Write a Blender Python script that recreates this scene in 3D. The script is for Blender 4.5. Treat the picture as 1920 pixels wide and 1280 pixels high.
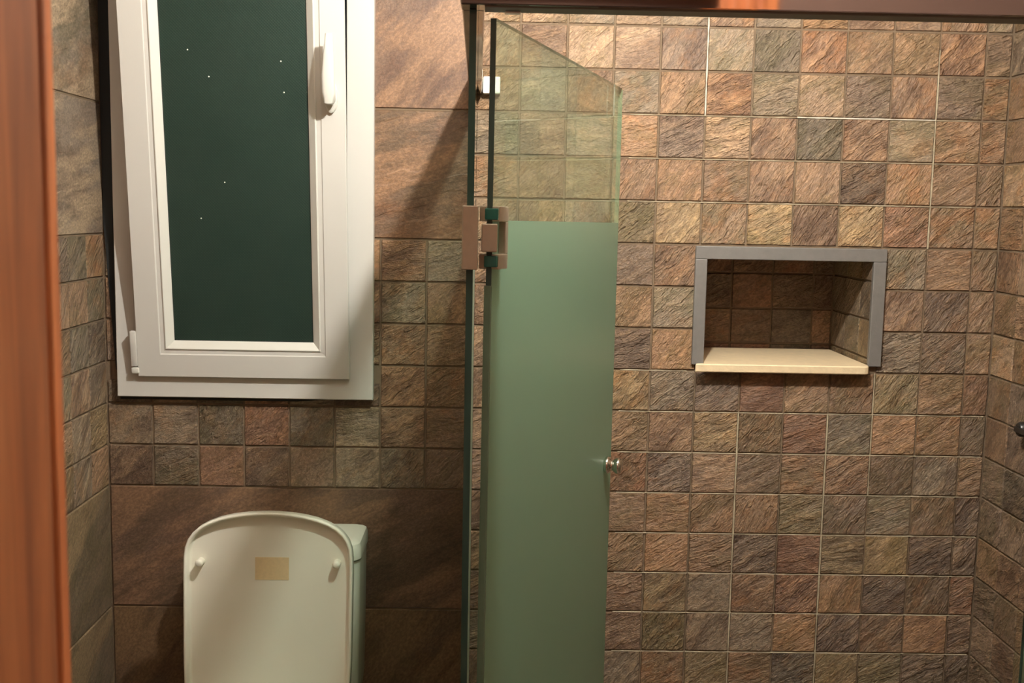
import bpy, bmesh, math, random
from mathutils import Matrix, Vector
random.seed(7)
for o in list(bpy.data.objects): bpy.data.objects.remove(o)
SC = bpy.context.scene; COL = SC.collection

# ------------------------------------------------------------------ camera, world, exposure
F_PX = 2048.63
YAW, PITCH, ROLL = 0.0193, 0.1194, 0.0190
CAM = Vector((-0.0551, -2.5021, 1.5))
fw = Vector((math.sin(YAW)*math.cos(PITCH), math.cos(YAW)*math.cos(PITCH), -math.sin(PITCH)))
rt = Vector((math.cos(YAW), -math.sin(YAW), 0)); up = rt.cross(fw)
r2 = rt*math.cos(ROLL) + up*math.sin(ROLL); u2 = up*math.cos(ROLL) - rt*math.sin(ROLL)
cd = bpy.data.cameras.new('camera'); cam = bpy.data.objects.new('camera', cd); COL.objects.link(cam)
cam.matrix_world = Matrix(((r2.x, u2.x, -fw.x, CAM.x), (r2.y, u2.y, -fw.y, CAM.y), (r2.z, u2.z, -fw.z, CAM.z), (0, 0, 0, 1)))
cd.sensor_width = 36; cd.sensor_fit = 'HORIZONTAL'; cd.lens = 36*F_PX/1920; cd.clip_start = 0.02
cd.dof.use_dof = True; cd.dof.focus_distance = 2.35; cd.dof.aperture_fstop = 17
SC.camera = cam
W = bpy.data.worlds.new('night'); SC.world = W; W.use_nodes = True
W.node_tree.nodes['Background'].inputs[0].default_value = (0.010, 0.016, 0.022, 1)
W.node_tree.nodes['Background'].inputs[1].default_value = 0.3
SC.view_settings.view_transform = 'Standard'; SC.view_settings.look = 'None'
SC.view_settings.gamma = 1; SC.view_settings.use_curve_mapping = False
SC.view_settings.exposure = 0.0
LAMP_POS = (0.140, -1.075, 2.275); LAMP_STRENGTH = 3650; LAMP_COLOR = (1.0, 0.975, 0.90); LAMP_R = 0.024; HALL_FILL = 34

# ------------------------------------------------------------------ helpers
def lin(r, g, b):
    f = lambda c: (c/255/12.92) if c/255 <= 0.04045 else ((c/255+0.055)/1.055)**2.4
    return (f(r), f(g), f(b), 1)
class NT:
    def __init__(s, name):
        s.m = bpy.data.materials.new(name); s.m.use_nodes = True; s.t = s.m.node_tree; s.t.nodes.clear()
        s.out = s.t.nodes.new('ShaderNodeOutputMaterial')
    def n(s, kind, ins=None, **kw):
        nd = s.t.nodes.new('ShaderNode'+kind)
        for k, v in kw.items(): setattr(nd, k, v)
        for k, v in (ins or {}).items():
            if isinstance(v, bpy.types.NodeSocket): s.t.links.new(v, nd.inputs[k])
            else: nd.inputs[k].default_value = v
        return nd
    def math(s, op, a, b=0.0, clamp=False):
        nd = s.n('Math', {0: a, 1: b}, operation=op, use_clamp=clamp); return nd.outputs[0]
    def mix(s, fac, a, b, blend='MIX'):
        nd = s.n('Mix', {0: fac, 6: a, 7: b}, data_type='RGBA', blend_type=blend); return nd.outputs[2]
    def ramp(s, fac, stops):
        nd = s.n('ValToRGB', {0: fac}); e = nd.color_ramp.elements
        while len(e) < len(stops): e.new(0.5)
        for el, (p, c) in zip(e, stops): el.position = p; el.color = c if len(c) == 4 else (*c, 1)
        return nd.outputs[0]
    def noise(s, vec, scale, detail=4, rough=0.55, dist=0.0, ntype='FBM'):
        nd = s.n('TexNoise', {'Vector': vec, 'Scale': scale, 'Detail': detail, 'Roughness': rough, 'Distortion': dist}, noise_type=ntype)
        return nd.outputs[0]
    def done(s, sh): s.t.links.new(sh, s.out.inputs[0]); return s.m
g1 = lambda v: (v, v, v, 1)
def plain(name, col, rough=0.5, metal=0.0, spec=0.5, var=0.06, scale=30, bump=0.0, emis=None):
    t = NT(name); tc = t.n('TexCoord').outputs['Object']
    nz = t.noise(tc, scale, 4)
    c = t.mix(t.math('MULTIPLY', nz, 1.0), tuple(x*(1-var) for x in col[:3])+(1,), tuple(min(1, x*(1+var)) for x in col[:3])+(1,))
    p = t.n('BsdfPrincipled', {'Base Color': c, 'Roughness': rough, 'Metallic': metal, 'Specular IOR Level': spec})
    if bump:
        b = t.n('Bump', {'Height': t.noise(tc, scale*4, 5), 'Strength': bump, 'Distance': 0.002}); t.t.links.new(b.outputs[0], p.inputs['Normal'])
    return t.done(p.outputs[0])

def mesh_obj(name, bm, mats, parent=None, smooth=False):
    me = bpy.data.meshes.new(name); bm.normal_update(); bm.to_mesh(me); bm.free()
    for m in (mats if isinstance(mats, (list, tuple)) else [mats]): me.materials.append(m)
    if smooth:
        for p in me.polygons: p.use_smooth = True
    return link(name, me, parent)
def link(name, me, parent=None):
    o = bpy.data.objects.new(name, me); COL.objects.link(o)
    if parent: o.parent = parent
    return o
def sharp(o, ang=35):
    me = o.data; bm = bmesh.new(); bm.from_mesh(me)
    for e in bm.edges:
        if len(e.link_faces) == 2 and e.calc_face_angle(0) > math.radians(ang): e.smooth = False
    for f in bm.faces: f.smooth = True
    bm.to_mesh(me); bm.free(); return o
def tag(o, label, cat, group=None, kind=None):
    o['label'] = label; o['category'] = cat
    if group: o['group'] = group
    if kind: o['kind'] = kind
    return o
def empty(name, loc=(0, 0, 0), rz=0.0):
    o = bpy.data.objects.new(name, None); COL.objects.link(o); o.location = loc; o.rotation_euler = (0, 0, rz); o.empty_display_size = 0.05
    return o
def add_box(bm, x0, x1, y0, y1, z0, z1, bev=0.0, seg=2, mi=0):
    r = bmesh.ops.create_cube(bm, size=1)
    vs = r['verts']
    for v in vs: v.co = Vector(((x0+x1)/2+v.co.x*(x1-x0), (y0+y1)/2+v.co.y*(y1-y0), (z0+z1)/2+v.co.z*(z1-z0)))
    fs = list({f for v in vs for f in v.link_faces})
    for f in fs: f.material_index = mi
    if bev > 0:
        es = list({e for v in vs for e in v.link_edges})
        rr = bmesh.ops.bevel(bm, geom=es, offset=bev, segments=seg, profile=0.5, affect='EDGES')
        for f in rr['faces']: f.material_index = mi
def box(name, dims, mat, parent=None, bev=0.0, seg=2):
    bm = bmesh.new(); add_box(bm, *dims, bev=bev, seg=seg); o = mesh_obj(name, bm, mat, parent)
    return sharp(o, 18) if bev else o
def loft(bm, rings, closed=True, cap0=True, cap1=True, mi=0):
    R = [[bm.verts.new(p) for p in r] for r in rings]; n = len(R[0])
    for a, b in zip(R, R[1:]):
        for i in range(n if closed else n-1):
            f = bm.faces.new((a[i], a[(i+1) % n], b[(i+1) % n], b[i])); f.material_index = mi
    if cap0: bm.faces.new(list(reversed(R[0]))).material_index = mi
    if cap1: bm.faces.new(R[-1]).material_index = mi
    bmesh.ops.recalc_face_normals(bm, faces=bm.faces)
def lathe(bm, prof, axis_o, axis_d, seg=24, cap=True):
    d = Vector(axis_d).normalized(); a = d.orthogonal().normalized(); b = d.cross(a); o = Vector(axis_o)
    loft(bm, [[o + d*h + (a*math.cos(2*math.pi*i/seg)+b*math.sin(2*math.pi*i/seg))*r for i in range(seg)] for r, h in prof], True, cap, cap)

# ------------------------------------------------------------------ materials
def slate(name, small=True):
    t = NT(name); tc = t.n('TexCoord').outputs['Object']; oi = t.n('ObjectInfo')
    rnd = oi.outputs['Random']
    off = t.n('CombineXYZ', {0: t.math('MULTIPLY', rnd, 37.3), 1: t.math('MULTIPLY', rnd, 11.7), 2: t.math('MULTIPLY', rnd, 71.9)}).outputs[0]
    ang = t.math('ADD', t.math('MULTIPLY', t.math('SUBTRACT', t.math('FRACT', t.math('MULTIPLY', rnd, 17.31)), 0.5), 0.9), 0.62)
    rot = t.n('VectorRotate', {'Vector': tc, 'Axis': (0, 1, 0), 'Angle': ang}, rotation_type='AXIS_ANGLE').outputs[0]
    vec = t.n('VectorMath', {0: rot, 1: off}, operation='ADD').outputs[0]
    st = t.n('VectorMath', {0: vec, 1: (0.26, 1, 1)}, operation='MULTIPLY').outputs[0]
    k = 1.0 if small else 0.45
    fr_ = lambda f: t.math('FRACT', t.math('MULTIPLY', rnd, f))
    warp = t.noise(vec, 22*k, 2, 0.5)
    wv = t.n('VectorMath', {0: st, 1: t.n('CombineXYZ', {0: t.math('MULTIPLY', warp, 0.012), 2: t.math('MULTIPLY', warp, 0.016)}).outputs[0]}, operation='ADD').outputs[0]
    half = t.n('VectorMath', {0: vec, 1: (0.6, 1, 1)}, operation='MULTIPLY').outputs[0]
    streak = t.noise(wv, 58*k, 5, 0.70)
    patch = t.noise(half, (17 if small else 6), 4, 0.62, 0.0)
    patch2 = t.noise(wv, (34 if small else 10), 4, 0.6, 0.0)
    patch3 = t.noise(t.n('VectorMath', {0: half, 1: (7.7, 3.1, 5.3)}, operation='ADD').outputs[0], (24 if small else 8), 4, 0.65, 0.0)
    fine = t.noise(t.n('VectorMath', {0: vec, 1: (0.6, 1, 1)}, operation='MULTIPLY').outputs[0], 190, 3, 0.7)
    base = oi.outputs['Color']
    mul = lambda c, m: t.mix(1.0, c, m, 'MULTIPLY')
    olive = mul(base, (0.78, 0.80, 0.70, 1)); mauve = mul(base, (0.66, 0.62, 0.62, 1) if small else (0.74, 0.66, 0.62, 1)); rust = mul(base, (1.10, 0.86, 0.64, 1)); pale = mul(base, (1.42, 1.36, 1.24, 1))
    c = t.mix(t.ramp(patch, [(0.44, g1(0)), (0.56, g1(1))]), base, t.mix(t.math('GREATER_THAN', fr_(91.7), 0.55), olive, mauve))
    c = t.mix(t.math('MULTIPLY', t.ramp(patch3, [(0.50, g1(0)), (0.62, g1(1))]), t.math('MULTIPLY', fr_(29.3), 0.7)), c, rust)
    c = t.mix(t.ramp(patch2, [(0.52, g1(0)), (0.66, g1(0.75))] if small else [(0.47, g1(0)), (0.56, g1(0.9))]), c, pale if small else mul(base, (1.55, 1.45, 1.25, 1)))
    c = t.mix(t.ramp(streak, [(0.32, g1(0.7)), (0.48, g1(0))]), c, mul(c, (0.50, 0.48, 0.46, 1)))
    c = t.mix(t.ramp(fine, [(0.38, g1(0.55)), (0.56, g1(0))]), c, mul(c, (0.50, 0.49, 0.47, 1)))
    c = t.mix(t.ramp(fine, [(0.52, g1(0)), (0.68, g1(0.5))]), c, mul(c, (1.5, 1.45, 1.38, 1)))
    # cleft relief: stepped layers along the streaks, cracks and grain
    a = t.math('MULTIPLY', t.noise(wv, (34 if small else 11), 3, 0.55), 7.0)
    fl = t.math('FLOOR', a); fr = t.math('FRACT', a)
    stp = t.math('ADD', fl, t.n('MapRange', {'Value': fr, 'From Min': 0.80, 'From Max': 1.0}, interpolation_type='SMOOTHSTEP').outputs[0])
    amt = t.math('ADD', 0.30, t.math('MULTIPLY', fr_(53.9), 1.0))
    h = t.math('ADD', t.math('MULTIPLY', stp, t.math('MULTIPLY', amt, 0.15 if small else 0.055)), t.math('MULTIPLY', streak, t.math('MULTIPLY', amt, 1.05 if small else 0.20)))
    h = t.math('ADD', h, t.math('MULTIPLY', fine, 0.24 if small else 0.07))
    h = t.math('ADD', h, t.math('MULTIPLY', patch, 0.4 if small else 0.25))
    b = t.n('Bump', {'Height': h, 'Strength': 1.0, 'Distance': 0.0125 if small else 0.0105})
    p = t.n('BsdfPrincipled', {'Base Color': c, 'Roughness': t.n('MapRange', {'Value': streak, 'To Min': 0.66, 'To Max': 0.40}).outputs[0], 'Specular IOR Level': 0.45, 'Normal': b.outputs[0]})
    return t.done(p.outputs[0])
M_SLATE = slate('slate_mosaic'); M_SLATE_BIG = slate('slate_large', False)
M_GROUT = plain('grout', lin(112, 94, 74), 0.9, var=0.25, scale=60, bump=0.4)
M_GROUT_PALE = plain('grout_pale', lin(176, 162, 136), 0.85, var=0.5, scale=45, bump=0.4)
M_GROUT_WHITE = plain('grout_white', lin(196, 188, 172), 0.85, var=0.4, scale=45, bump=0.4)
M_PVC = plain('white_pvc', lin(204, 200, 193), 0.32, var=0.012, scale=8)
M_BEAD = plain('pvc_bead', lin(214, 211, 202), 0.30, var=0.012, scale=8)
M_CERAMIC = plain('toilet_ceramic', lin(240, 239, 224), 0.12, spec=0.6, var=0.01, scale=6)
M_LIDPL = plain('toilet_plastic', lin(240, 236, 220), 0.30, var=0.012, scale=8)
M_STICK = plain('old_sticker', lin(226, 202, 158), 0.7, var=0.12, scale=140)
M_ALU = plain('grey_trim', lin(128, 124, 120), 0.5, metal=0.35, var=0.14, scale=70, bump=0.15)
M_RAIL = plain('polished_rail', lin(176, 171, 166), 0.05, metal=1.0, var=0.03, scale=20)
M_HINGE = plain('hinge_metal', lin(178, 168, 148), 0.36, metal=0.6, var=0.12, scale=90, bump=0.08)
M_CHROME = plain('chrome', lin(225, 222, 215), 0.10, metal=1.0, var=0.02)
M_UNDERSIDE = plain('rail_underside', lin(74, 72, 62), 0.5, var=0.15)
M_BLACK = plain('black_metal', lin(30, 29, 28), 0.35, var=0.1)
M_STONE = plain('travertine', lin(232, 208, 170), 0.55, var=0.14, scale=55, bump=0.25)
M_PLASTER = plain('plaster', lin(238, 234, 226), 0.9, var=0.03, scale=12, bump=0.1)
M_HALL = plain('hall_plaster', lin(126, 98, 88), 0.9, var=0.04, scale=12, bump=0.1)
M_FLOOR = plain('floor_stone', lin(116, 92, 70), 0.5, var=0.25, scale=9, bump=0.2)
M_GASKET_SHADE = plain('gasket_and_shade', lin(24, 26, 25), 0.7, var=0.1)  # pane gasket, and the painted shade strips around the window
M_WHITEPL = plain('white_plastic', lin(236, 232, 222), 0.4, var=0.02)
def wood(name='varnished_wood', k=1.0):
    t = NT(name); tc = t.n('TexCoord').outputs['Object']
    v = t.n('VectorMath', {0: tc, 1: (1, 1, 0.07)}, operation='MULTIPLY').outputs[0]
    a = t.noise(v, 34, 6, 0.6, 1.5); b = t.noise(v, 180, 4, 0.6); l = t.noise(tc, 5, 2)
    c = t.ramp(a, [(0.3, lin(126*k, 66*k, 34*k)), (0.5, lin(166*k, 94*k, 50*k)), (0.72, lin(190*k, 118*k, 70*k))])
    c = t.mix(t.ramp(b, [(0.35, g1(0.35)), (0.6, g1(0))]), c, lin(104, 52, 28))
    c = t.mix(t.math('MULTIPLY', l, 0.35), c, lin(168*k, 104*k, 72*k))
    p = t.n('BsdfPrincipled', {'Base Color': c, 'Roughness': 0.38, 'Specular IOR Level': 0.5, 'Coat Weight': 0.25, 'Coat Roughness': 0.2})
    return t.done(p.outputs[0])
M_WOOD = wood(); M_WOOD_LIT = wood('lit_varnished_wood', 1.30)  # second wood is a lightened copy, painting in the casing's lit edge
def schlick(t):
    f = t.n('LayerWeight', {'Blend': 0.5}).outputs['Facing']
    return t.math('ADD', 0.04, t.math('MULTIPLY', t.math('POWER', f, 5.0), 0.96))
def glass_clear():
    t = NT('clear_green_glass')
    tr = t.n('BsdfTransparent', {'Color': (0.86, 0.962, 0.915, 1)}); gl = t.n('BsdfGlossy', {'Color': (1, 1, 1, 1), 'Roughness': 0.02})
    fr = schlick(t)
    tc = t.n('TexCoord').outputs['Object']
    hz = t.n('BsdfDiffuse', {'Color': lin(176, 190, 160)})
    film = t.math('MULTIPLY', t.n('MapRange', {'Value': t.noise(tc, 9, 3), 'To Min': 0.6, 'To Max': 1.4}).outputs[0], 0.035)
    m1 = t.n('MixShader', {0: film, 1: tr.outputs[0], 2: hz.outputs[0]})
    m2 = t.n('MixShader', {0: fr, 1: m1.outputs[0], 2: gl.outputs[0]})
    return t.done(m2.outputs[0])
def glass_frost():
    t = NT('frosted_green_glass'); tc = t.n('TexCoord').outputs['Object']
    nz = t.noise(tc, 5, 3)
    col = t.mix(nz, lin(134, 166, 144), lin(140, 164, 142))
    df = t.n('BsdfDiffuse', {'Color': col}); tl = t.n('BsdfTranslucent', {'Color': lin(205, 226, 205)})
    tr = t.n('BsdfTransparent', {'Color': (0.72, 0.86, 0.74, 1)}); gl = t.n('BsdfGlossy', {'Color': (1, 1, 1, 1), 'Roughness': 0.33})
    m1 = t.n('MixShader', {0: 0.50, 1: df.outputs[0], 2: tl.outputs[0]})
    m2 = t.n('MixShader', {0: 0.05, 1: m1.outputs[0], 2: tr.outputs[0]})
    m3 = t.n('MixShader', {0: t.math('MULTIPLY', schlick(t), 0.5), 1: m2.outputs[0], 2: gl.outputs[0]})
    return t.done(m3.outputs[0])
M_CLEAR = glass_clear(); M_FROST = glass_frost()
M_EDGE = plain('glass_edge', lin(50, 74, 66), 0.12, spec=0.7, var=0.3, scale=3)
M_SEAL = plain('clear_seal', lin(130, 142, 114), 0.25, var=0.1)
M_SEAL_DARK = plain('green_seal', lin(92, 114, 94), 0.25, var=0.1)
M_GREENGLASS = plain('hinge_glass', lin(20, 92, 80), 0.05, spec=0.8, var=0.3, scale=60)
def pane_mat():
    t = NT('patterned_night_glass'); tc = t.n('TexCoord').outputs['Object']
    sx = t.n('SeparateXYZ', {0: tc})
    wx = t.math('SINE', t.math('MULTIPLY', sx.outputs[0], 2*math.pi/0.0062)); wz = t.math('SINE', t.math('MULTIPLY', sx.outputs[2], 2*math.pi/0.0062))
    hgt = t.math('MULTIPLY', wx, wz)
    b = t.n('Bump', {'Height': hgt, 'Strength': 0.5, 'Distance': 0.0006})
    cl = t.noise(tc, 5, 3, 0.5, 0.4)
    c = t.mix(cl, lin(36, 56, 48), lin(48, 63, 55))
    c = t.mix(t.ramp(hgt, [(0.55, g1(0)), (1.0, g1(0.35))]), c, lin(78, 92, 82))
    p = t.n('BsdfPrincipled', {'Base Color': c, 'Roughness': 0.34, 'Specular IOR Level': 0.35, 'Normal': b.outputs[0]})
    tr = t.n('BsdfTransparent', {'Color': (0.6, 0.75, 0.68, 1)})
    m = t.n('MixShader', {0: 0.2, 1: p.outputs[0], 2: tr.outputs[0]})
    return t.done(m.outputs[0])
M_PANE = pane_mat()
def bulb_mat():
    t = NT('glowing_bulb'); e = t.n('Emission', {'Color': (*LAMP_COLOR, 1), 'Strength': LAMP_STRENGTH}); return t.done(e.outputs[0])
M_BULB = bulb_mat()
def hall_fill_mat():
    t = NT('glowing_fill_shade'); e = t.n('Emission', {'Color': (1.0, 0.90, 0.76, 1), 'Strength': HALL_FILL}); return t.done(e.outputs[0])
M_HALLFILL = hall_fill_mat()

# ------------------------------------------------------------------ room dimensions
PX, PZ, Z0 = 0.105, 0.09699, 1.91455
XL, XR, YF, ZC = -0.9376, 1.1086, -2.06, 2.42      # left wall, right wall, door wall, ceiling
GR = 0.0036                                        # grout lies this far behind the tile faces
rowz = lambda r: Z0 - r*PZ
NX0, NX1, NZ0, NZ1, ND = 0.4345, 0.8215, 1.1386, 1.3995, 0.287     # niche cut-out in the tiling
WX0, WX1, WZ0, WZ1 = -0.862, -0.372, 1.100, 2.150              # window opening in the wall

# ---- walls
def wall(name, boxes, mat, label):
    bm = bmesh.new()
    for b in boxes: add_box(bm, *b)
    return tag(mesh_obj(name, bm, mat), label, 'wall', kind='structure')
y0, y1 = GR, 0.36
XL2, XR2 = XL-0.15, XR+0.15
wall_back = wall('wall_back', [
    (XL2, WX0, y0, y1, 0, ZC), (WX0, WX1, y0, y1, 0, WZ0), (WX0, WX1, y0, y1, WZ1, ZC), (WX1, NX0-GR, y0, y1, 0, ZC),
    (NX0-GR, NX1+GR, y0, y1, 0, NZ0), (NX0-GR, NX1+GR, y0, y1, NZ1, ZC), (NX1+GR, XR2, y0, y1, 0, ZC), (NX0-GR, NX1+GR, ND+GR, y1, NZ0, NZ1)], M_GROUT,
    'back wall of brown slate tiles with window and shower niche')
wall_left = wall('wall_left', [(XL2, XL-GR, YF-0.14, y0, 0, ZC)], M_GROUT, 'left wall of grey brown slate tiles beside the window')
wall_right = wall('wall_right', [(XR+GR, XR2, YF-0.14, y0, 0, ZC)], M_GROUT, 'right shower wall of small dark slate tiles')
DX0, DX1, DZ = -0.233, 0.440, 1.965               # door opening
wall_front = wall('wall_front', [(XL, DX0-0.02, YF-0.14, YF, 0, ZC), (DX1+0.02, XR, YF-0.14, YF, 0, ZC), (DX0-0.02, DX1+0.02, YF-0.14, YF, DZ+0.02, ZC)], M_HALL, 'door wall around the wooden door frame')
floor = tag(box('floor', (XL2, XR2, -3.7, 0.36, -0.1, 0), M_FLOOR), 'brown stone floor of the bathroom', 'floor', kind='structure')
ceiling = tag(box('ceiling', (XL2, XR2, -3.7, 0.36, ZC, ZC+0.1), M_PLASTER), 'white plaster ceiling over the bathroom', 'ceiling', kind='structure')
hall_b = wall('wall_hall_back', [(XL2, XR2, -3.7, -3.6, 0, ZC)], M_HALL, 'plain hallway wall behind the doorway')
hall_l = wall('wall_hall_left', [(XL2, XL, -3.6, YF-0.14, 0, ZC)], M_HALL, 'plain hallway wall left of the doorway')
hall_r = wall('wall_hall_right', [(XR, XR2, -3.6, YF-0.14, 0, ZC)], M_HALL, 'plain hallway wall right of the doorway')

# ---- tiles: one object each, meshes shared between alike pieces
GAP = 0.0034
def tile_geo(bm, w, h, rng, org=(0, 0, 0), rz=0.0, un=0.0009):
    """uneven front of 3x3 facets, chamfered sides; local -Y faces the room"""
    w -= GAP; h -= GAP
    n = 4; R = Matrix.Rotation(rz, 3, 'Z'); o = Vector(org)
    ch = min(0.0016, w*0.2, h*0.2); cb = min(0.0022, h*0.2); g = {}
    for i in range(n):
        for j in range(n):
            u = i/(n-1); v = j/(n-1)
            x = -w/2+ch+(w-2*ch)*u; z = -h/2+cb+(h-ch-cb)*v
            edge = i in (0, n-1) or j in (0, n-1)
            if not edge: x += rng.uniform(-.1, .1)*w; z += rng.uniform(-.1, .1)*h
            else: x += rng.uniform(-.0005, .0005); z += rng.uniform(-.0005, .0005)
            g[i, j] = bm.verts.new(o + R @ Vector((x, rng.uniform(-un, un)*(0.8 if edge else 1.3), z)))
    for i in range(n-1):
        for j in range(n-1): bm.faces.new((g[i, j], g[i+1, j], g[i+1, j+1], g[i, j+1]))
    ring = [(i, 0) for i in range(n-1)] + [(n-1, j) for j in range(n-1)] + [(i, n-1) for i in range(n-1, 0, -1)] + [(0, j) for j in range(n-1, 0, -1)]
    back = []
    for i, j in ring:
        x = -w/2 + w*i/(n-1); z = -h/2 + h*j/(n-1)
        back.append(bm.verts.new(o + R @ Vector((x, 0.0042, z))))
    m = len(ring)
    for k in range(m):
        bm.faces.new((g[ring[(k+1) % m]], g[ring[k]], back[k], back[(k+1) % m]))
_tm = {}
def tile_mesh(w, h, big=False):
    key = (round(w, 4), round(h, 4), big); L = _tm.setdefault(key, [])
    if len(L) < (14 if w > 0.09 and not big else 3):
        bm = bmesh.new(); tile_geo(bm, w, h, random.Random(len(_tm)*31+len(L)), un=0.0005 if big else 0.0009)
        me = bpy.data.meshes.new('large_tile' if big else 'tile'); bm.to_mesh(me); bm.free(); me.materials.append(M_SLATE_BIG if big else M_SLATE); L.append(me)
        return me
    return random.choice(L)
PAL = {'t': (176, 142, 112), 'o': (170, 122, 86), 'b': (146, 110, 82), 'g': (138, 122, 102), 'G': (102, 92, 78), 'm': (126, 104, 90),
       'y': (182, 150, 104), 'r': (140, 94, 70), 'l': (136, 116, 82), 'd': (112, 88, 70)}
def tint(k, rng):
    c = [x*0.5+m*0.5 for x, m in zip(PAL[k], (141, 121, 100))]; f = rng.uniform(0.94, 1.06); return lin(*[min(255, x*f) for x in c])
TR = random.Random(3)
BIGPAL = {'o': (116, 90, 71), 'm': (102, 80, 65), 'd': (96, 77, 58), 'g': (126, 112, 98), 'l': (116, 101, 82), 'b': (112, 90, 70)}
def place(parent, w, h, loc, rz, code, big=False):
    o = link('large_tile' if big else 'tile', tile_mesh(w, h, big), parent)
    o.location = loc; o.rotation_euler = (0, 0, rz); o.color = lin(*BIGPAL[code]) if big else tint(code, TR)
    return o
# colours read tile by tile from the shower wall, rows from the rail downwards, columns -1 .. 10
MAP = {-2: 'bobtgbtbgbob', -1: 'ttgtgtgobtbg', 0: 'tbttmgGobbod', 1: 'bgbgbogtmbmb', 2: 'gbgomtbGbgbb', 3: 'bblbobbbdobb', 4: 'tbglytybyrbb',
       5: 'bbbdbxxxxgbb', 6: 'bgbbgxxxxbdb', 7: 'bbbdoxxxxgdb', 8: 'bbbygmrbblbr', 9: 'bbbbbybrGood', 10: 'bgbrmtdbbdgb', 11: 'bbbbobblmgdd',
       12: 'bbbbobdrlydd', 13: 'bbbblgbrbddr', 14: 'dbbblggomdob', 15: 'bbbgblbGlldd', 16: 'bdbblbdbdlbd'}
rng = random.Random(11)
def pick(s='bbbbbbddgGmmorlt'): return rng.choice(s)
stuff_bm = bmesh.new()
for r in range(-4, 20):
    zt, zb = min(rowz(r), ZC), max(rowz(r+1), 0.0)
    for c in range(-1, 11):
        xa, xb = (-0.0975 if c == -1 else c*PX), min((c+1)*PX, XR)
        if 4 <= c <= 7 and 5 <= r <= 7: continue
        w, h = xb-xa, zt-zb
        if h < 0.01: continue
        loc = ((xa+xb)/2, 0, (zt+zb)/2)
        if r <= -3 or r >= 17: tile_geo(stuff_bm, w, h, rng, loc)
        else: place(wall_back, w, h, loc, 0, MAP[r][c+1] if r in MAP else pick())
so = mesh_obj('tile_field', stuff_bm, M_SLATE, wall_back); so['kind'] = 'stuff'; so.color = lin(140, 106, 80)
# left part of the back wall: a band of small tiles (rows 5-10) between rows of large ones
LMAP = {8: 'GgGogdob', 9: 'ggGrGgbb', 10: 'dGrdmggd'}
for r in range(5, 11):
    for c in range(-9, -1):
        xa, xb = max(c*PX+0.0052, XL), c*PX+PX+0.0052
        zt, zb = rowz(r), rowz(r+1)
        if xa < WX1 and xb > WX0 and zt > WZ0:                   # cut by the window opening
            if xb > WX1 and zb > WZ0: xa = WX1+0.002
            elif xa < WX0 and zb > WZ0: xb = WX0-0.002
            elif zb > WZ0: continue
            else: zt = WZ0-0.002
        if xb-xa < 0.012: continue
        code = LMAP[r][c+9] if r in LMAP else pick('bbggmo')
        place(wall_back, xb-xa, zt-zb, ((xa+xb)/2, 0, (zt+zb)/2), 0, code)
BIGROWS = [(-4, -1), (-1, 2), (2, 5), (11, 14), (14, 17), (17, 20)]
for ra, rb in BIGROWS:
    zt, zb = min(rowz(ra), ZC), max(rowz(rb), 0.0)
    for xa, xb in (((XL, -0.52), (-0.52, -0.1)) if ra != 11 else ((XL, -0.1),)):
        code = 'o' if ra < 5 and xa > -0.6 else ('m' if ra < 12 else 'd')
        if ra < 5:                                                # beside the window opening
            if xa < -0.6: xb = WX0-0.002
            else: xa = WX1+0.002
        place(wall_back, xb-xa, zt-zb, ((xa+xb)/2, 0, (zt+zb)/2), 0, code, True)
if True:                                                          # strip above the window
    place(wall_back, WX1-WX0, ZC-WZ1-0.004, ((WX0+WX1)/2, 0, (ZC+WZ1)/2), 0, 'o', True)
# left wall
for r in range(5, 11):
    for c in range(19):
        ya, yb = -c*PX, max(-(c+1)*PX, YF)
        place(wall_left, ya-yb, PZ, (XL, (ya+yb)/2, (rowz(r)+rowz(r+1))/2), math.pi/2, pick('ggGgtgbl'))
for ra, rb in BIGROWS:
    zt, zb = min(rowz(ra), ZC), max(rowz(rb), 0.0)
    for k in range(5):
        ya, yb = -k*0.42, max(-(k+1)*0.42, YF)
        place(wall_left, ya-yb, zt-zb, (XL, (ya+yb)/2, (zt+zb)/2), math.pi/2, 'g' if ra < 5 else 'l', True)
# right wall: small tiles inside the shower, large beyond
for r in range(-4, 20):
    zt, zb = min(rowz(r), ZC), max(rowz(r+1), 0.0)
    if zt-zb < 0.01: continue
    for c in range(10):
        ya, yb = -c*PX, -(c+1)*PX
        place(wall_right, PX, zt-zb, (XR, (ya+yb)/2, (zt+zb)/2), -math.pi/2, pick('bbbgmmdlrt' if r < 8 else 'bbmmgdlG'))
for ra, rb in [(-4, -1), (-1, 2), (2, 5), (5, 8), (8, 11)] + BIGROWS[3:]:
    zt, zb = min(rowz(ra), ZC), max(rowz(rb), 0.0)
    for k in range(3):
        ya, yb = -1.05-k*0.337, -1.05-(k+1)*0.337
        place(wall_right, ya-yb, zt-zb, (XR, (ya+yb)/2, (zt+zb)/2), -math.pi/2, 'b', True)
# tiles lining the niche
def niche_tile(x, y, z, w, h, rz, code): place(wall_back, w, h, (x, y, z), rz, code)
nrows = [(NZ1, 1.352), (1.352, 1.262), (1.262, 1.172), (1.172, NZ0)]
for zt, zb in nrows:
    for xa, xb in ((NX0, 0.462), (0.462, 0.56), (0.56, 0.665), (0.665, 0.77), (0.77, NX1)):
        niche_tile((xa+xb)/2, ND, (zt+zb)/2, xb-xa, zt-zb, 0, pick('ddbGrb'))
    for ya, yb in ((ND, 0.182), (0.182, 0.077), (0.077, 0.004)):
        niche_tile(NX1, (ya+yb)/2, (zt+zb)/2, ya-yb, zt-zb, -math.pi/2, pick('gGl'))
        niche_tile(NX0, (ya+yb)/2, (zt+zb)/2, ya-yb, zt-zb, math.pi/2, pick('gGl'))
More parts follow.
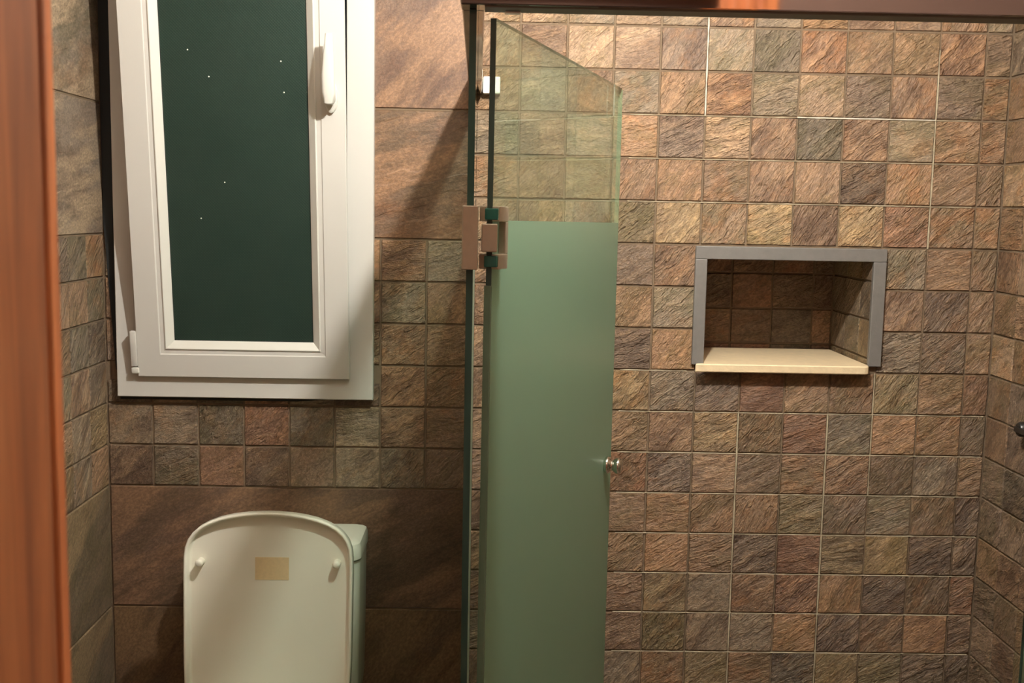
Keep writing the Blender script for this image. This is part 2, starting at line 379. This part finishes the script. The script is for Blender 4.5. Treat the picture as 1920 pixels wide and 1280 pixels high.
# crusted pale grout lines
def grout_line(xa, xb, za, zb, mat, seed):
    r = random.Random(seed); bm = bmesh.new(); n = 14; vert = (zb-za) > (xb-xa); fr = []; bk = []
    L, Rr = [], []
    for i in range(n+1):
        t = i/n; a = r.uniform(0.45, 1.35); d = r.uniform(0.0002, 0.0020)
        if vert:
            m = (xa+xb)/2; hw = (xb-xa)/2*a; z = za+(zb-za)*t
            L.append((m-hw, d, z)); Rr.append((m+hw, d, z))
        else:
            m = (za+zb)/2; hw = (zb-za)/2*a; x = xa+(xb-xa)*t
            L.append((x, d, m+hw)); Rr.append((x, d, m-hw))
    rings = [[Vector(l), Vector(q), Vector(q)+Vector((0, .004, 0)), Vector(l)+Vector((0, .004, 0))] for l, q in zip(L, Rr)]
    loft(bm, rings); mesh_obj('grout_line', bm, mat, wall_back)
hw = 0.0015
grout_line(0.42-hw, 0.42+hw, rowz(2.0), rowz(-0.6), M_GROUT_WHITE, 1)
grout_line(0.63, 0.945, rowz(2)-hw, rowz(2)+hw, M_GROUT_WHITE, 2)
grout_line(0.735-hw, 0.735+hw, rowz(16), rowz(9.0), M_GROUT_PALE, 3)
grout_line(0.525-hw, 0.525+hw, rowz(16), rowz(9.0), M_GROUT_PALE, 4)
grout_line(0.945-hw, 0.945+hw, rowz(5), rowz(0.4), M_GROUT_PALE, 5)
grout_line(0.84-hw*0.7, 0.84+hw*0.7, rowz(11), rowz(8), M_GROUT_PALE, 6)
for c, ra, rb in ((3, 13, 16), (4, 8, 16), (6, 9, 14)):
    grout_line(c*PX-0.0013, c*PX+0.0013, rowz(rb), rowz(ra), M_GROUT, 7+c)

def grout_ledge(xa, xb, z, seed):
    r = random.Random(seed); bm = bmesh.new(); n = max(6, int((xb-xa)/0.02)); rings = []
    for i in range(n+1):
        x = xa+(xb-xa)*i/n; d = r.uniform(-0.0006, 0.0012); t = r.uniform(0.0004, 0.0020)
        rings.append([Vector((x, 0.0006+d, z-0.0016)), Vector((x, 0.0004+d, z-0.0012)), Vector((x, 0.0034, z-0.0012+t)), Vector((x, 0.0045, z-0.0018))])
    loft(bm, rings); mesh_obj('grout_line', bm, M_GROUT_PALE, wall_back)
for r in range(8, 17):
    grout_ledge(0.245, XR-0.006 if r > 8 else 0.40, rowz(r), 50+r)
for r in (2, 3, 4): grout_ledge(0.25, 1.04, rowz(r), 80+r)

# ------------------------------------------------------------------ wooden door frame (camera stands in the doorway)
door = tag(empty('door_1', (0, 0, 0)), 'varnished orange wooden door frame at the near left edge', 'door frame', kind='structure')
box('jamb', (DX0-0.04, DX0-0.0008, YF-0.15, YF, 0, DZ), M_WOOD, door, 0.002)
box('jamb', (DX1, DX1+0.03, YF-0.15, YF, 0, DZ), M_WOOD, door, 0.003)
box('head_jamb', (DX0-0.03, DX1+0.03, YF-0.15, YF, DZ, DZ+0.03), M_WOOD, door, 0.003)
def casing(name, x0, x1, z0, z1, vertical):
    bm = bmesh.new(); add_box(bm, x0, x1, YF, YF+0.012, z0, z1, 0.002, 2)
    if vertical:
        for k in (0.28, 0.5, 0.72):
            xm = x0+(x1-x0)*k; add_box(bm, xm-0.006, xm+0.006, YF+0.010, YF+0.018, z0+0.004, z1-0.004, 0.003, 2)
    else:
        for k in (0.28, 0.5, 0.72):
            zm = z0+(z1-z0)*k; add_box(bm, x0+0.004, x1-0.004, YF+0.010, YF+0.018, zm-0.006, zm+0.006, 0.003, 2)
    sharp(mesh_obj(name, bm, M_WOOD_LIT, door), 18)
casing('casing', DX0-0.085, DX0, 0, DZ, True); casing('casing', DX1-0.025, DX1+0.10, 0, DZ+0.09, True); casing('head_casing', DX0-0.085, DX1, DZ, DZ+0.09, False)

# ------------------------------------------------------------------ window
win = tag(empty('window_1', (-0.6185, 0, 1.06)), 'white plastic window tilted open with dark patterned glass', 'window', kind='structure')
WC = Vector((-0.6185, 0, 1.06))
def rect_ring(x0, x1, z0, z1, ins, y): return [Vector((x0+ins, y, z0+ins)), Vector((x1-ins, y, z0+ins)), Vector((x1-ins, y, z1-ins)), Vector((x0+ins, y, z1-ins))]
def frame_mesh(name, x0, x1, z0, z1, prof, mat, parent, closed=True):
    bm = bmesh.new(); R = [[bm.verts.new(p) for p in rect_ring(x0, x1, z0, z1, i, y)] for i, y in prof]
    n = len(R)
    for a in range(n if closed else n-1):
        b = (a+1) % n
        for k in range(4): bm.faces.new((R[a][k], R[a][(k+1) % 4], R[b][(k+1) % 4], R[b][k]))
    bmesh.ops.recalc_face_normals(bm, faces=bm.faces)
    return mesh_obj(name, bm, mat, parent)
fx0, fx1, fz0, fz1 = -0.9072-WC.x, -0.3242-WC.x, 0.001, 1.135
frame_mesh('frame', fx0, fx1, fz0, fz1, [(0.0, 0.002), (0.0, -0.0205), (0.0015, -0.022), (0.0595, -0.022), (0.061, -0.020), (0.061, 0.050), (0.050, 0.050), (0.050, 0.002)], M_PVC, win)
for name, P in (('shade_strip', [(-0.9362, 2.19), (-0.9362, 1.46), (-0.9155, 1.12), (-0.9000, 1.12), (-0.9000, 2.19)]), ('shade_strip', [(-0.907, 1.0518), (-0.50, 1.0518), (-0.42, 1.0590), (-0.42, 1.0680), (-0.907, 1.0680)])):
    bm = bmesh.new(); loft(bm, [[Vector((x-WC.x, y, z-WC.z)) for x, z in P] for y in (-0.0022, 0.0015)]); mesh_obj(name, bm, M_GASKET_SHADE, win)  # near-black strips paint the window's shade onto the wall beside and below
# sash: its own space, pivot on the lower edge, tilted into the room
sx0, sx1 = -0.8543, -0.3762; sw = (sx1-sx0)/2; SH = 1.05
SB = Vector(((sx0+sx1)/2-WC.x, -0.036, 1.110-WC.z)); TILT = math.radians(6.5)
sash = frame_mesh('sash', -sw, sw, 0, SH, [(0.0, 0.0125), (0.0, 0.0015), (0.0015, 0.0), (0.0520, 0.0), (0.0535, 0.0014), (0.0540, 0.0025), (0.0640, 0.0035), (0.084, 0.020), (0.084, 0.046), (0.030, 0.046), (0.030, 0.0125)], M_PVC, win)
sash.location = SB; sash.rotation_euler = (TILT, 0, 0)
frame_mesh('glazing_bead', -sw, sw, 0, SH, [(0.0635, 0.0042), (0.0645, 0.0010), (0.0665, 0.0006), (0.0815, 0.0135), (0.0822, 0.0150), (0.0822, 0.021), (0.0635, 0.021)], M_BEAD, sash)
frame_mesh('gasket', -sw, sw, 0, SH, [(0.0815, 0.0150), (0.0835, 0.0155), (0.0835, 0.018), (0.0815, 0.018)], M_GASKET_SHADE, sash)
pane = box('pane', (-sw+0.081, sw-0.081, 0.0165, 0.0225, 0.081, SH-0.081), M_PANE, sash)
rp = random.Random(5)
for x, z in ((-0.098, 0.72), (-0.055, 0.665), (0.100, 0.70), (0.105, 0.635), (-0.03, 0.44), (-0.085, 0.36)):
    bm = bmesh.new(); lathe(bm, [(0.0017, 0.0), (0.0014, 0.0006), (0.0004, 0.0009)], (x, 0.0166, z), (0, -1, 0), 7); mesh_obj('paint_speck', bm, M_WHITEPL, pane)
# window hinge on the lower left
bm = bmesh.new(); add_box(bm, -sw-0.0135, -sw+0.0005, -0.003, 0.012, 0.024, 0.105, 0.002, 2); sharp(mesh_obj('hinge_cover', bm, M_PVC, sash))
bm = bmesh.new(); add_box(bm, -sw-0.013, -sw+0.003, -0.005, 0.012, 0.008, 0.021, 0.002, 2); sharp(mesh_obj('hinge_pin', bm, M_BEAD, sash))
# handle: oval rose and a curved lever pointing up
hx, hz = sw-0.030, 0.628
bm = bmesh.new(); seg = 20
rose = lambda y, s: [Vector((hx+math.cos(a)*0.0145*s, y, hz+math.sin(a)*0.034*s)) for a in [2*math.pi*i/seg for i in range(seg)]]
loft(bm, [rose(0.001, 1), rose(-0.008, 1), rose(-0.0105, 0.88)])
rosette = sharp(mesh_obj('handle_rose', bm, M_BEAD, sash))
path = [((0, -0.008, 0.0), 0.0115, 0.0115, 0), ((0, -0.026, -0.004), 0.012, 0.0125, 0), ((0.0, -0.036, -0.004), 0.0135, 0.013, 0.5), ((0, -0.041, 0.010), 0.0145, 0.009, 1), ((0, -0.044, 0.045), 0.0140, 0.0075, 1),
        ((0.002, -0.046, 0.085), 0.0115, 0.0065, 1), ((0.003, -0.046, 0.118), 0.0085, 0.0055, 1), ((0.0035, -0.045, 0.130), 0.0075, 0.004, 1)]
rings = []
for (dx, dy, dz), ru, rv, k in path:
    ring = []
    for i in range(16):
        a = 2*math.pi*i/16; ca = math.copysign(abs(math.cos(a))**0.75, math.cos(a)); sa = math.copysign(abs(math.sin(a))**0.75, math.sin(a))
        ang = k*math.pi/2            # k=0 section in XZ, k=1 section in XY
        ring.append(Vector((hx+dx+ru*ca, dy+rv*sa*math.sin(ang), hz+dz+rv*sa*math.cos(ang))))
    rings.append(ring)
bm = bmesh.new(); loft(bm, rings); sharp(mesh_obj('handle', bm, M_BEAD, sash), 50)

# ------------------------------------------------------------------ niche trim and stone sill
trim = tag(empty('niche_trim', (0.63, 0, NZ1)), 'grey metal trim framing the top and sides of the shower niche', 'trim')
def nbox(name, x0, x1, z0, z1):
    o = box(name, (x0-0.63, x1-0.63, -0.010, 0.003, z0-NZ1, z1-NZ1), M_ALU, trim, 0.0016); return o
nbox('side_strip', 0.409, 0.4365, 1.1545, 1.3979); nbox('side_strip', 0.8195, 0.849, 1.1560, 1.3979); nbox('top_strip', 0.409, 0.849, 1.398, 1.4275)
bm = bmesh.new()
def sill_ring(y, z): return None
ol = [(0.4135, -0.034), (0.4185, -0.030), (0.4325, -0.024), (0.4365, -0.012), (0.4368, 0.02), (0.4368, 0.030), (0.4368, 0.034), (0.4368, 0.283), (0.8192, 0.283), (0.8192, 0.034), (0.8192, 0.030), (0.8192, -0.012), (0.816, -0.024), (0.812, -0.031), (0.804, -0.034)]
ol = [(x, y) for x, y in ol]
def sring(z, ins):
    c = (0.62, 0.12); return [Vector((x+(0.0 if ins == 0 else math.copysign(min(ins, abs(c[0]-x)), c[0]-x))-0.62, y+(ins if y < 0.12 else -ins), z-1.15)) for x, y in ol]
loft(bm, [sring(1.1405, 0.0015), sring(1.1425, 0), sring(1.157, 0), sring(1.1595, 0.0018)])
sill = mesh_obj('stone_sill', bm, M_STONE); sill.location = (0.62, 0, 1.15)
tag(sill, 'pale travertine sill slab lying in the shower niche', 'sill')

# ------------------------------------------------------------------ shower enclosure
EO = Vector((-0.085, -1.06, 0))
enc = tag(empty('shower_rail', EO), 'polished metal rail running along the top of the shower screens', 'rail')
FROST_Z = 1.4865
def glass_pane(name, x0, x1, th, z0, z1, zf, parent, yc=0.0):
    """upright pane along local X: clear above zf, frosted below, dark green cut edges"""
    bm = bmesh.new(); zs = [z0, zf, z1]
    V = {(i, j, k): bm.verts.new((x, yc+y, z)) for i, x in enumerate((x0, x1)) for j, y in enumerate((-th/2, th/2)) for k, z in enumerate(zs)}
    def q(a, b, c, d, m): f = bm.faces.new((V[a], V[b], V[c], V[d])); f.material_index = m
    for k, m in ((0, 1), (1, 0)):
        q((0, 0, k), (1, 0, k), (1, 0, k+1), (0, 0, k+1), m); q((1, 1, k), (0, 1, k), (0, 1, k+1), (1, 1, k+1), 0)
        q((0, 1, k), (0, 0, k), (0, 0, k+1), (0, 1, k+1), 2); q((1, 0, k), (1, 1, k), (1, 1, k+1), (1, 0, k+1), 3)
    q((0, 0, 0), (0, 1, 0), (1, 1, 0), (1, 0, 0), 2); q((0, 0, 2), (1, 0, 2), (1, 1, 2), (0, 1, 2), 2)
    bmesh.ops.recalc_face_normals(bm, faces=bm.faces)
    return mesh_obj(name, bm, [M_CLEAR, M_FROST, M_EDGE, M_SEAL], parent)
RZ0, RZ1 = 1.755, 1.797
sp = glass_pane('side_screen', 0.0, 1.0585, 0.009, 0.004, RZ0-0.0005, FROST_Z, None); sp.rotation_euler = (0, 0, math.pi/2+0.0135); sp.location = (EO.x, EO.y-0.002, 0)
tag(sp, 'fixed green glass screen between toilet and shower, seen edge on', 'shower screen')
fpn = glass_pane('front_screen', 0.0, 0.418, 0.008, 0.004, RZ0-0.0005, FROST_Z, None); fpn.location = (0.686, EO.y-0.006, 0)
tag(fpn, 'fixed frosted glass shower screen at the lower right edge', 'shower screen')
def rail(name, dims, bev=0.002):
    x0, x1, ya, yb, za, zb = dims
    return box(name, (x0-EO.x, x1-EO.x, ya-EO.y, yb-EO.y, za, zb), M_RAIL, enc, bev)
rail('front_rail', (-0.1005, XR-0.001, -1.092, -1.050, RZ0, RZ1)); sr = box('side_rail', (-0.0145, 0.0145, 0.011, 1.058, RZ0, RZ1), M_RAIL, enc, 0.002); sr.rotation_euler = (0, 0, 0.0135)
rail_l = box('underside_strip', (-0.070-EO.x, XR-0.004-EO.x, -1.0885-EO.y, -1.0525-EO.y, RZ0-0.0022, RZ0+0.0004), M_UNDERSIDE, enc, 0.0004)  # dull dark strip covering the front rail's underside
wb = box('wall_bracket', (-0.0825-EO.x, -0.044-EO.x, -0.022-EO.y, -0.0012-EO.y, 1.757, 1.7945), M_WHITEPL, enc, 0.003)
box('white_piece', (-0.044-EO.x, -0.024-EO.x, -1.066-EO.y, -1.0535-EO.y, 1.7500, 1.7527), M_WHITEPL, enc, 0.001)  # small white piece under the front rail

# ------------------------------------------------------------------ shower door, swung inwards
H = Vector((-0.0640, -1.062, 0)); FAR = Vector((0.1840, -0.345, 0)); DW = (FAR-H).length; DA = math.atan2(FAR.y-H.y, FAR.x-H.x)
sd = tag(empty('shower_door', H, DA), 'frosted green glass shower door standing open, with a chrome knob', 'shower door')
sd.rotation_euler = (0, math.asin(0.007/DW), DA)
dp = glass_pane('glass_pane', 0.0, DW, 0.008, 0.014, 1.7465, FROST_Z, sd)
box('seal_strip', (-0.0045, -0.0002, -0.005, 0.005, 0.014, 1.40), M_SEAL_DARK, sd, 0.001)
box('edge_seal', (DW+0.0003, DW+0.004, -0.004, 0.004, 0.014, 1.745), M_SEAL, sd, 0.001)
def knob(side):
    bm = bmesh.new()
    lathe(bm, [(0.014, 0.0), (0.0165, 0.002), (0.017, 0.007), (0.0145, 0.0105), (0.0110, 0.0125), (0.0100, 0.0160), (0.0125, 0.0195), (0.0155, 0.0235), (0.0165, 0.028), (0.0145, 0.0325), (0.009, 0.0345)], (0.708, side*0.0042, 1.010), (0, side, 0), 28)
    sharp(mesh_obj('knob', bm, M_CHROME, sd), 50)
knob(-1); knob(1)
def hinge(zc, lower=False):
    # leaf on the side panel is square to the room, so it is built in a counter-rotated mesh
    inv = Matrix.Rotation(-DA, 4, 'Z'); SPI = (Matrix.Translation((EO.x, EO.y-0.002, 0)) @ Matrix.Rotation(math.pi/2+0.0135, 4, 'Z')).inverted()
    def wbox(name, x0, x1, ya, yb, z0, z1, mat, bev=0.0015, parent=None):
        bm = bmesh.new(); add_box(bm, x0-H.x, x1-H.x, ya-H.y, yb-H.y, z0, z1, bev, 2)
        if parent is None: bm.transform(inv); return sharp(mesh_obj(name, bm, mat, sd), 18)
        bm.transform(Matrix.Translation(H)); bm.transform(SPI); return sharp(mesh_obj(name, bm, mat, parent), 18)
    wbox('hinge_clamp', -0.0955, -0.0898, -1.0685, -1.018, zc-0.0415, zc+0.0415, M_HINGE, 0.0015, sp)
    wbox('hinge_front_strip', -0.0945, -0.0748, -1.0765, -1.0690, zc-0.0415, zc+0.0415, M_HINGE, 0.001, sp)
    wbox('hinge_clamp', -0.0800, -0.0748, -1.0685, -1.018, zc-0.0415, zc+0.0415, M_HINGE, 0.001, sp)
    leaf = wbox('hinge', -0.0745, -0.0535, -1.0800, -1.0665, zc-0.0185, zc+0.0185, M_HINGE)
    def dbox(name, x0, x1, ya, yb, z0, z1, mat, bev=0.0012):
        return box(name, (x0, x1, ya, yb, z0, z1), mat, leaf, bev)
    for s in (-1, 1):
        ya, yb = (-0.0150, -0.0045) if s < 0 else (0.0045, 0.0130)
        dbox('clamp_block', -0.004, 0.034, ya, yb, zc+0.0215, zc+0.0415, M_HINGE); dbox('clamp_block', -0.004, 0.034, ya, yb, zc-0.0415, zc-0.0215, M_HINGE)
        dbox('clamp_spine', 0.0235, 0.034, ya, yb, zc-0.0213, zc+0.0213, M_HINGE)
    for zq in (zc+0.031, zc-0.031): dbox('glass_corner', -0.0095, -0.0042, -0.0145, 0.004, zq-0.0075, zq+0.0075, M_GREENGLASS)
hinge(1.4635); hinge(0.30)

# ------------------------------------------------------------------ toilet with raised lid
TX = -0.5160
toi = tag(empty('toilet', (TX, -0.30, 0)), 'white toilet under the window with its lid raised', 'toilet')
TO = Vector((TX, -0.30, 0))
half = [(0.0, 0.0), (0.018, 0.0003), (0.045, 0.002), (0.075, 0.0062), (0.102, 0.0125), (0.126, 0.0215), (0.144, 0.0315), (0.158, 0.044), (0.168, 0.058), (0.1745, 0.075), (0.177, 0.096), (0.1775, 0.13)]
LH = 0.440
outl = [(x, LH-d) for x, d in half] + [(0.176, 0.12), (0.172, 0.03), (0.160, 0.0)]
outl = outl + [(-x, z) for x, z in reversed(outl) if x > 0]
def inset(poly, d):
    n = len(poly); out = []
    for i in range(n):
        p0, p1, p2 = [Vector(poly[(i+k) % n]) for k in (-1, 0, 1)]
        e1 = (p1-p0).normalized(); e2 = (p2-p1).normalized(); nn = (Vector((e1.y, -e1.x))+Vector((e2.y, -e2.x))).normalized()
        c = max(0.5, nn.dot(Vector((e1.y, -e1.x)))); out.append(tuple(p1+nn*d/c))
    return out
lid_e_rings = [(0.006, 0.012), (0.0, 0.007), (0.0, -0.0145), (0.0012, -0.0172), (0.0035, -0.0180), (0.0060, -0.0170), (0.0082, -0.0100), (0.0092, -0.0022), (0.0115, -0.0003), (0.015, 0.0), (0.024, 0.0)]
bm = bmesh.new(); loft(bm, [[Vector((x, y, z)) for x, z in inset(outl, d)] for d, y in lid_e_rings])
lid = mesh_obj('lid', bm, M_LIDPL, toi, smooth=True); lid.location = (0, 0.022, 0.421); lid.rotation_euler = (-math.radians(4.2), 0, 0)
for s in (-1, 1):
    bm = bmesh.new(); lathe(bm, [(0.0080, 0.0), (0.0076, 0.014), (0.0082, 0.0155), (0.0082, 0.020), (0.0066, 0.0235), (0.0035, 0.025)], (s*0.1435, 0.0005, LH-0.108), (0, -1, 0), 20)
    sharp(mesh_obj('bumper', bm, M_LIDPL, lid), 50)
st = box('sticker', (-0.030, 0.041, -0.0008, 0.0004, LH-0.146, LH-0.098), M_STICK, lid); st['label'] = 'faded beige sticker'
def superring(cx, cy, z, a, bf, bb, n=40, e=2.4):
    R = []
    for i in range(n):
        t = 2*math.pi*i/n; c, s = math.cos(t), math.sin(t)
        R.append(Vector((cx+a*math.copysign(abs(c)**(2/e), c), cy+(bb if s > 0 else bf)*math.copysign(abs(s)**(2/e), s), z)))
    return R
bm = bmesh.new()
loft(bm, [superring(0, -0.18, 0.398, 0.182, 0.225, 0.20), superring(0, -0.18, 0.406, 0.186, 0.229, 0.204), superring(0, -0.18, 0.418, 0.184, 0.227, 0.202), superring(0, -0.18, 0.420, 0.120, 0.160, 0.105), superring(0, -0.18, 0.402, 0.112, 0.150, 0.096)], cap0=True, cap1=False)
# opening in the seat shows the bowl
bmesh.ops.delete(bm, geom=[f for f in bm.faces if len(f.verts) > 4], context='FACES_ONLY')
mesh_obj('seat', bm, M_LIDPL, toi, smooth=True)
bm = bmesh.new()
loft(bm, [superring(0, -0.12, 0.0, 0.125, 0.20, 0.25), superring(0, -0.12, 0.05, 0.118, 0.19, 0.25), superring(0, -0.13, 0.18, 0.125, 0.19, 0.25), superring(0, -0.16, 0.30, 0.165, 0.22, 0.24), superring(0, -0.17, 0.385, 0.182, 0.228, 0.23), superring(0, -0.17, 0.397, 0.178, 0.224, 0.23),
          superring(0, -0.18, 0.397, 0.125, 0.165, 0.11), superring(0, -0.17, 0.34, 0.11, 0.14, 0.10), superring(0, -0.14, 0.25, 0.06, 0.07, 0.06)])
mesh_obj('bowl', bm, M_CERAMIC, toi, smooth=True)
def rrect(z, x, ya, yb, r=0.03, n=6, rb=0.008):
    P = []
    for cx, cy, a0, rr in ((x-r, ya+r, -90, r), (x-rb, yb-rb, 0, rb), (-x+rb, yb-rb, 90, rb), (-x+r, ya+r, 180, r)):
        for k in range(n+1):
            a = math.radians(a0+90*k/n); P.append(Vector((cx+rr*math.cos(a), cy+rr*math.sin(a), z)))
    return P
bm = bmesh.new(); ya, yb = -0.165+0.30, -0.012+0.30
loft(bm, [rrect(0.385, 0.170, ya+0.01, yb), rrect(0.42, 0.174, ya+0.002, yb), rrect(0.60, 0.177, ya, yb), rrect(0.7225, 0.178, ya, yb)])
sharp(mesh_obj('tank', bm, M_CERAMIC, toi), 40)
bm = bmesh.new()
loft(bm, [rrect(0.7255, 0.1775, ya-0.002, yb), rrect(0.728, 0.1810, ya-0.006, yb), rrect(0.752, 0.1810, ya-0.007, yb), rrect(0.7615, 0.1780, ya-0.003, yb, 0.03), rrect(0.7655, 0.1720, ya+0.006, yb-0.003, 0.028), rrect(0.7675, 0.158, ya+0.030, yb-0.006, 0.025)])
sharp(mesh_obj('tank_lid', bm, M_CERAMIC, toi), 30)
bm = bmesh.new(); lathe(bm, [(0.022, 0.0), (0.022, 0.004), (0.019, 0.006)], (0, 0.212, 0.767), (0, 0, 1), 24); sharp(mesh_obj('flush_button', bm, M_CHROME, toi))
for s in (-1, 1):
    bm = bmesh.new(); lathe(bm, [(0.011, -0.02), (0.012, -0.018), (0.012, 0.018), (0.011, 0.02)], (s*0.075, 0.035, 0.425), (1, 0, 0), 16); sharp(mesh_obj('lid_hinge', bm, M_LIDPL, toi))

# ------------------------------------------------------------------ shower control on the right wall
mx = tag(empty('shower_mixer', (XR, -0.203, 1.054)), 'dark round shower control at the right edge', 'shower control')
bm = bmesh.new(); lathe(bm, [(0.024, 0.0), (0.024, 0.004), (0.020, 0.007), (0.017, 0.008), (0.016, 0.026), (0.013, 0.030)], (0, -0.012, 0), (-1, 0, 0), 28); sharp(mesh_obj('rose', bm, M_BLACK, mx))
box('lever', (-0.036, -0.0305, -0.075, -0.004, -0.006, 0.006), M_BLACK, mx, 0.002)

# ------------------------------------------------------------------ ceiling lamp
lamp = tag(empty('ceiling_lamp', (LAMP_POS[0], LAMP_POS[1], ZC)), 'bare bulb hanging from a white ceiling rose above the shower', 'lamp')
lz = LAMP_POS[2]-ZC
bm = bmesh.new(); lathe(bm, [(0.05, 0.0), (0.05, -0.012), (0.04, -0.020), (0.022, -0.022)], (0, 0, -0.0005), (0, 0, 1), 28); sharp(mesh_obj('rose', bm, M_WHITEPL, lamp))
bm = bmesh.new(); lathe(bm, [(0.020, -0.022), (0.021, -0.060), (0.018, lz+0.046), (0.014, lz+0.044)], (0, 0, 0), (0, 0, 1), 24); sharp(mesh_obj('socket', bm, M_WHITEPL, lamp))
bm = bmesh.new()
prof = [(LAMP_R*math.sin(math.pi*k/10) if k else 0.002, lz-LAMP_R*math.cos(math.pi*k/10)) for k in range(0, 9)] + [(0.012, lz+0.040)]
lathe(bm, prof, (0, 0, 0), (0, 0, 1), 20); mesh_obj('bulb', bm, M_BULB, lamp, smooth=True)

# ------------------------------------------------------------------ unseen hallway lamp, added as dim fill behind the camera
hl = tag(empty('hall_fill_lamp', (0.10, -3.15, ZC)), 'unseen round ceiling lamp added in the hallway as fill light', 'lamp')
bm = bmesh.new(); lathe(bm, [(0.13, 0.0), (0.13, -0.02), (0.125, -0.024)], (0, 0, -0.0005), (0, 0, 1), 28); sharp(mesh_obj('base', bm, M_WHITEPL, hl))
bm = bmesh.new(); lathe(bm, [(0.12, -0.026), (0.118, -0.050), (0.095, -0.075), (0.05, -0.088), (0.004, -0.092)], (0, 0, 0), (0, 0, 1), 24); mesh_obj('shade', bm, M_HALLFILL, hl, smooth=True)
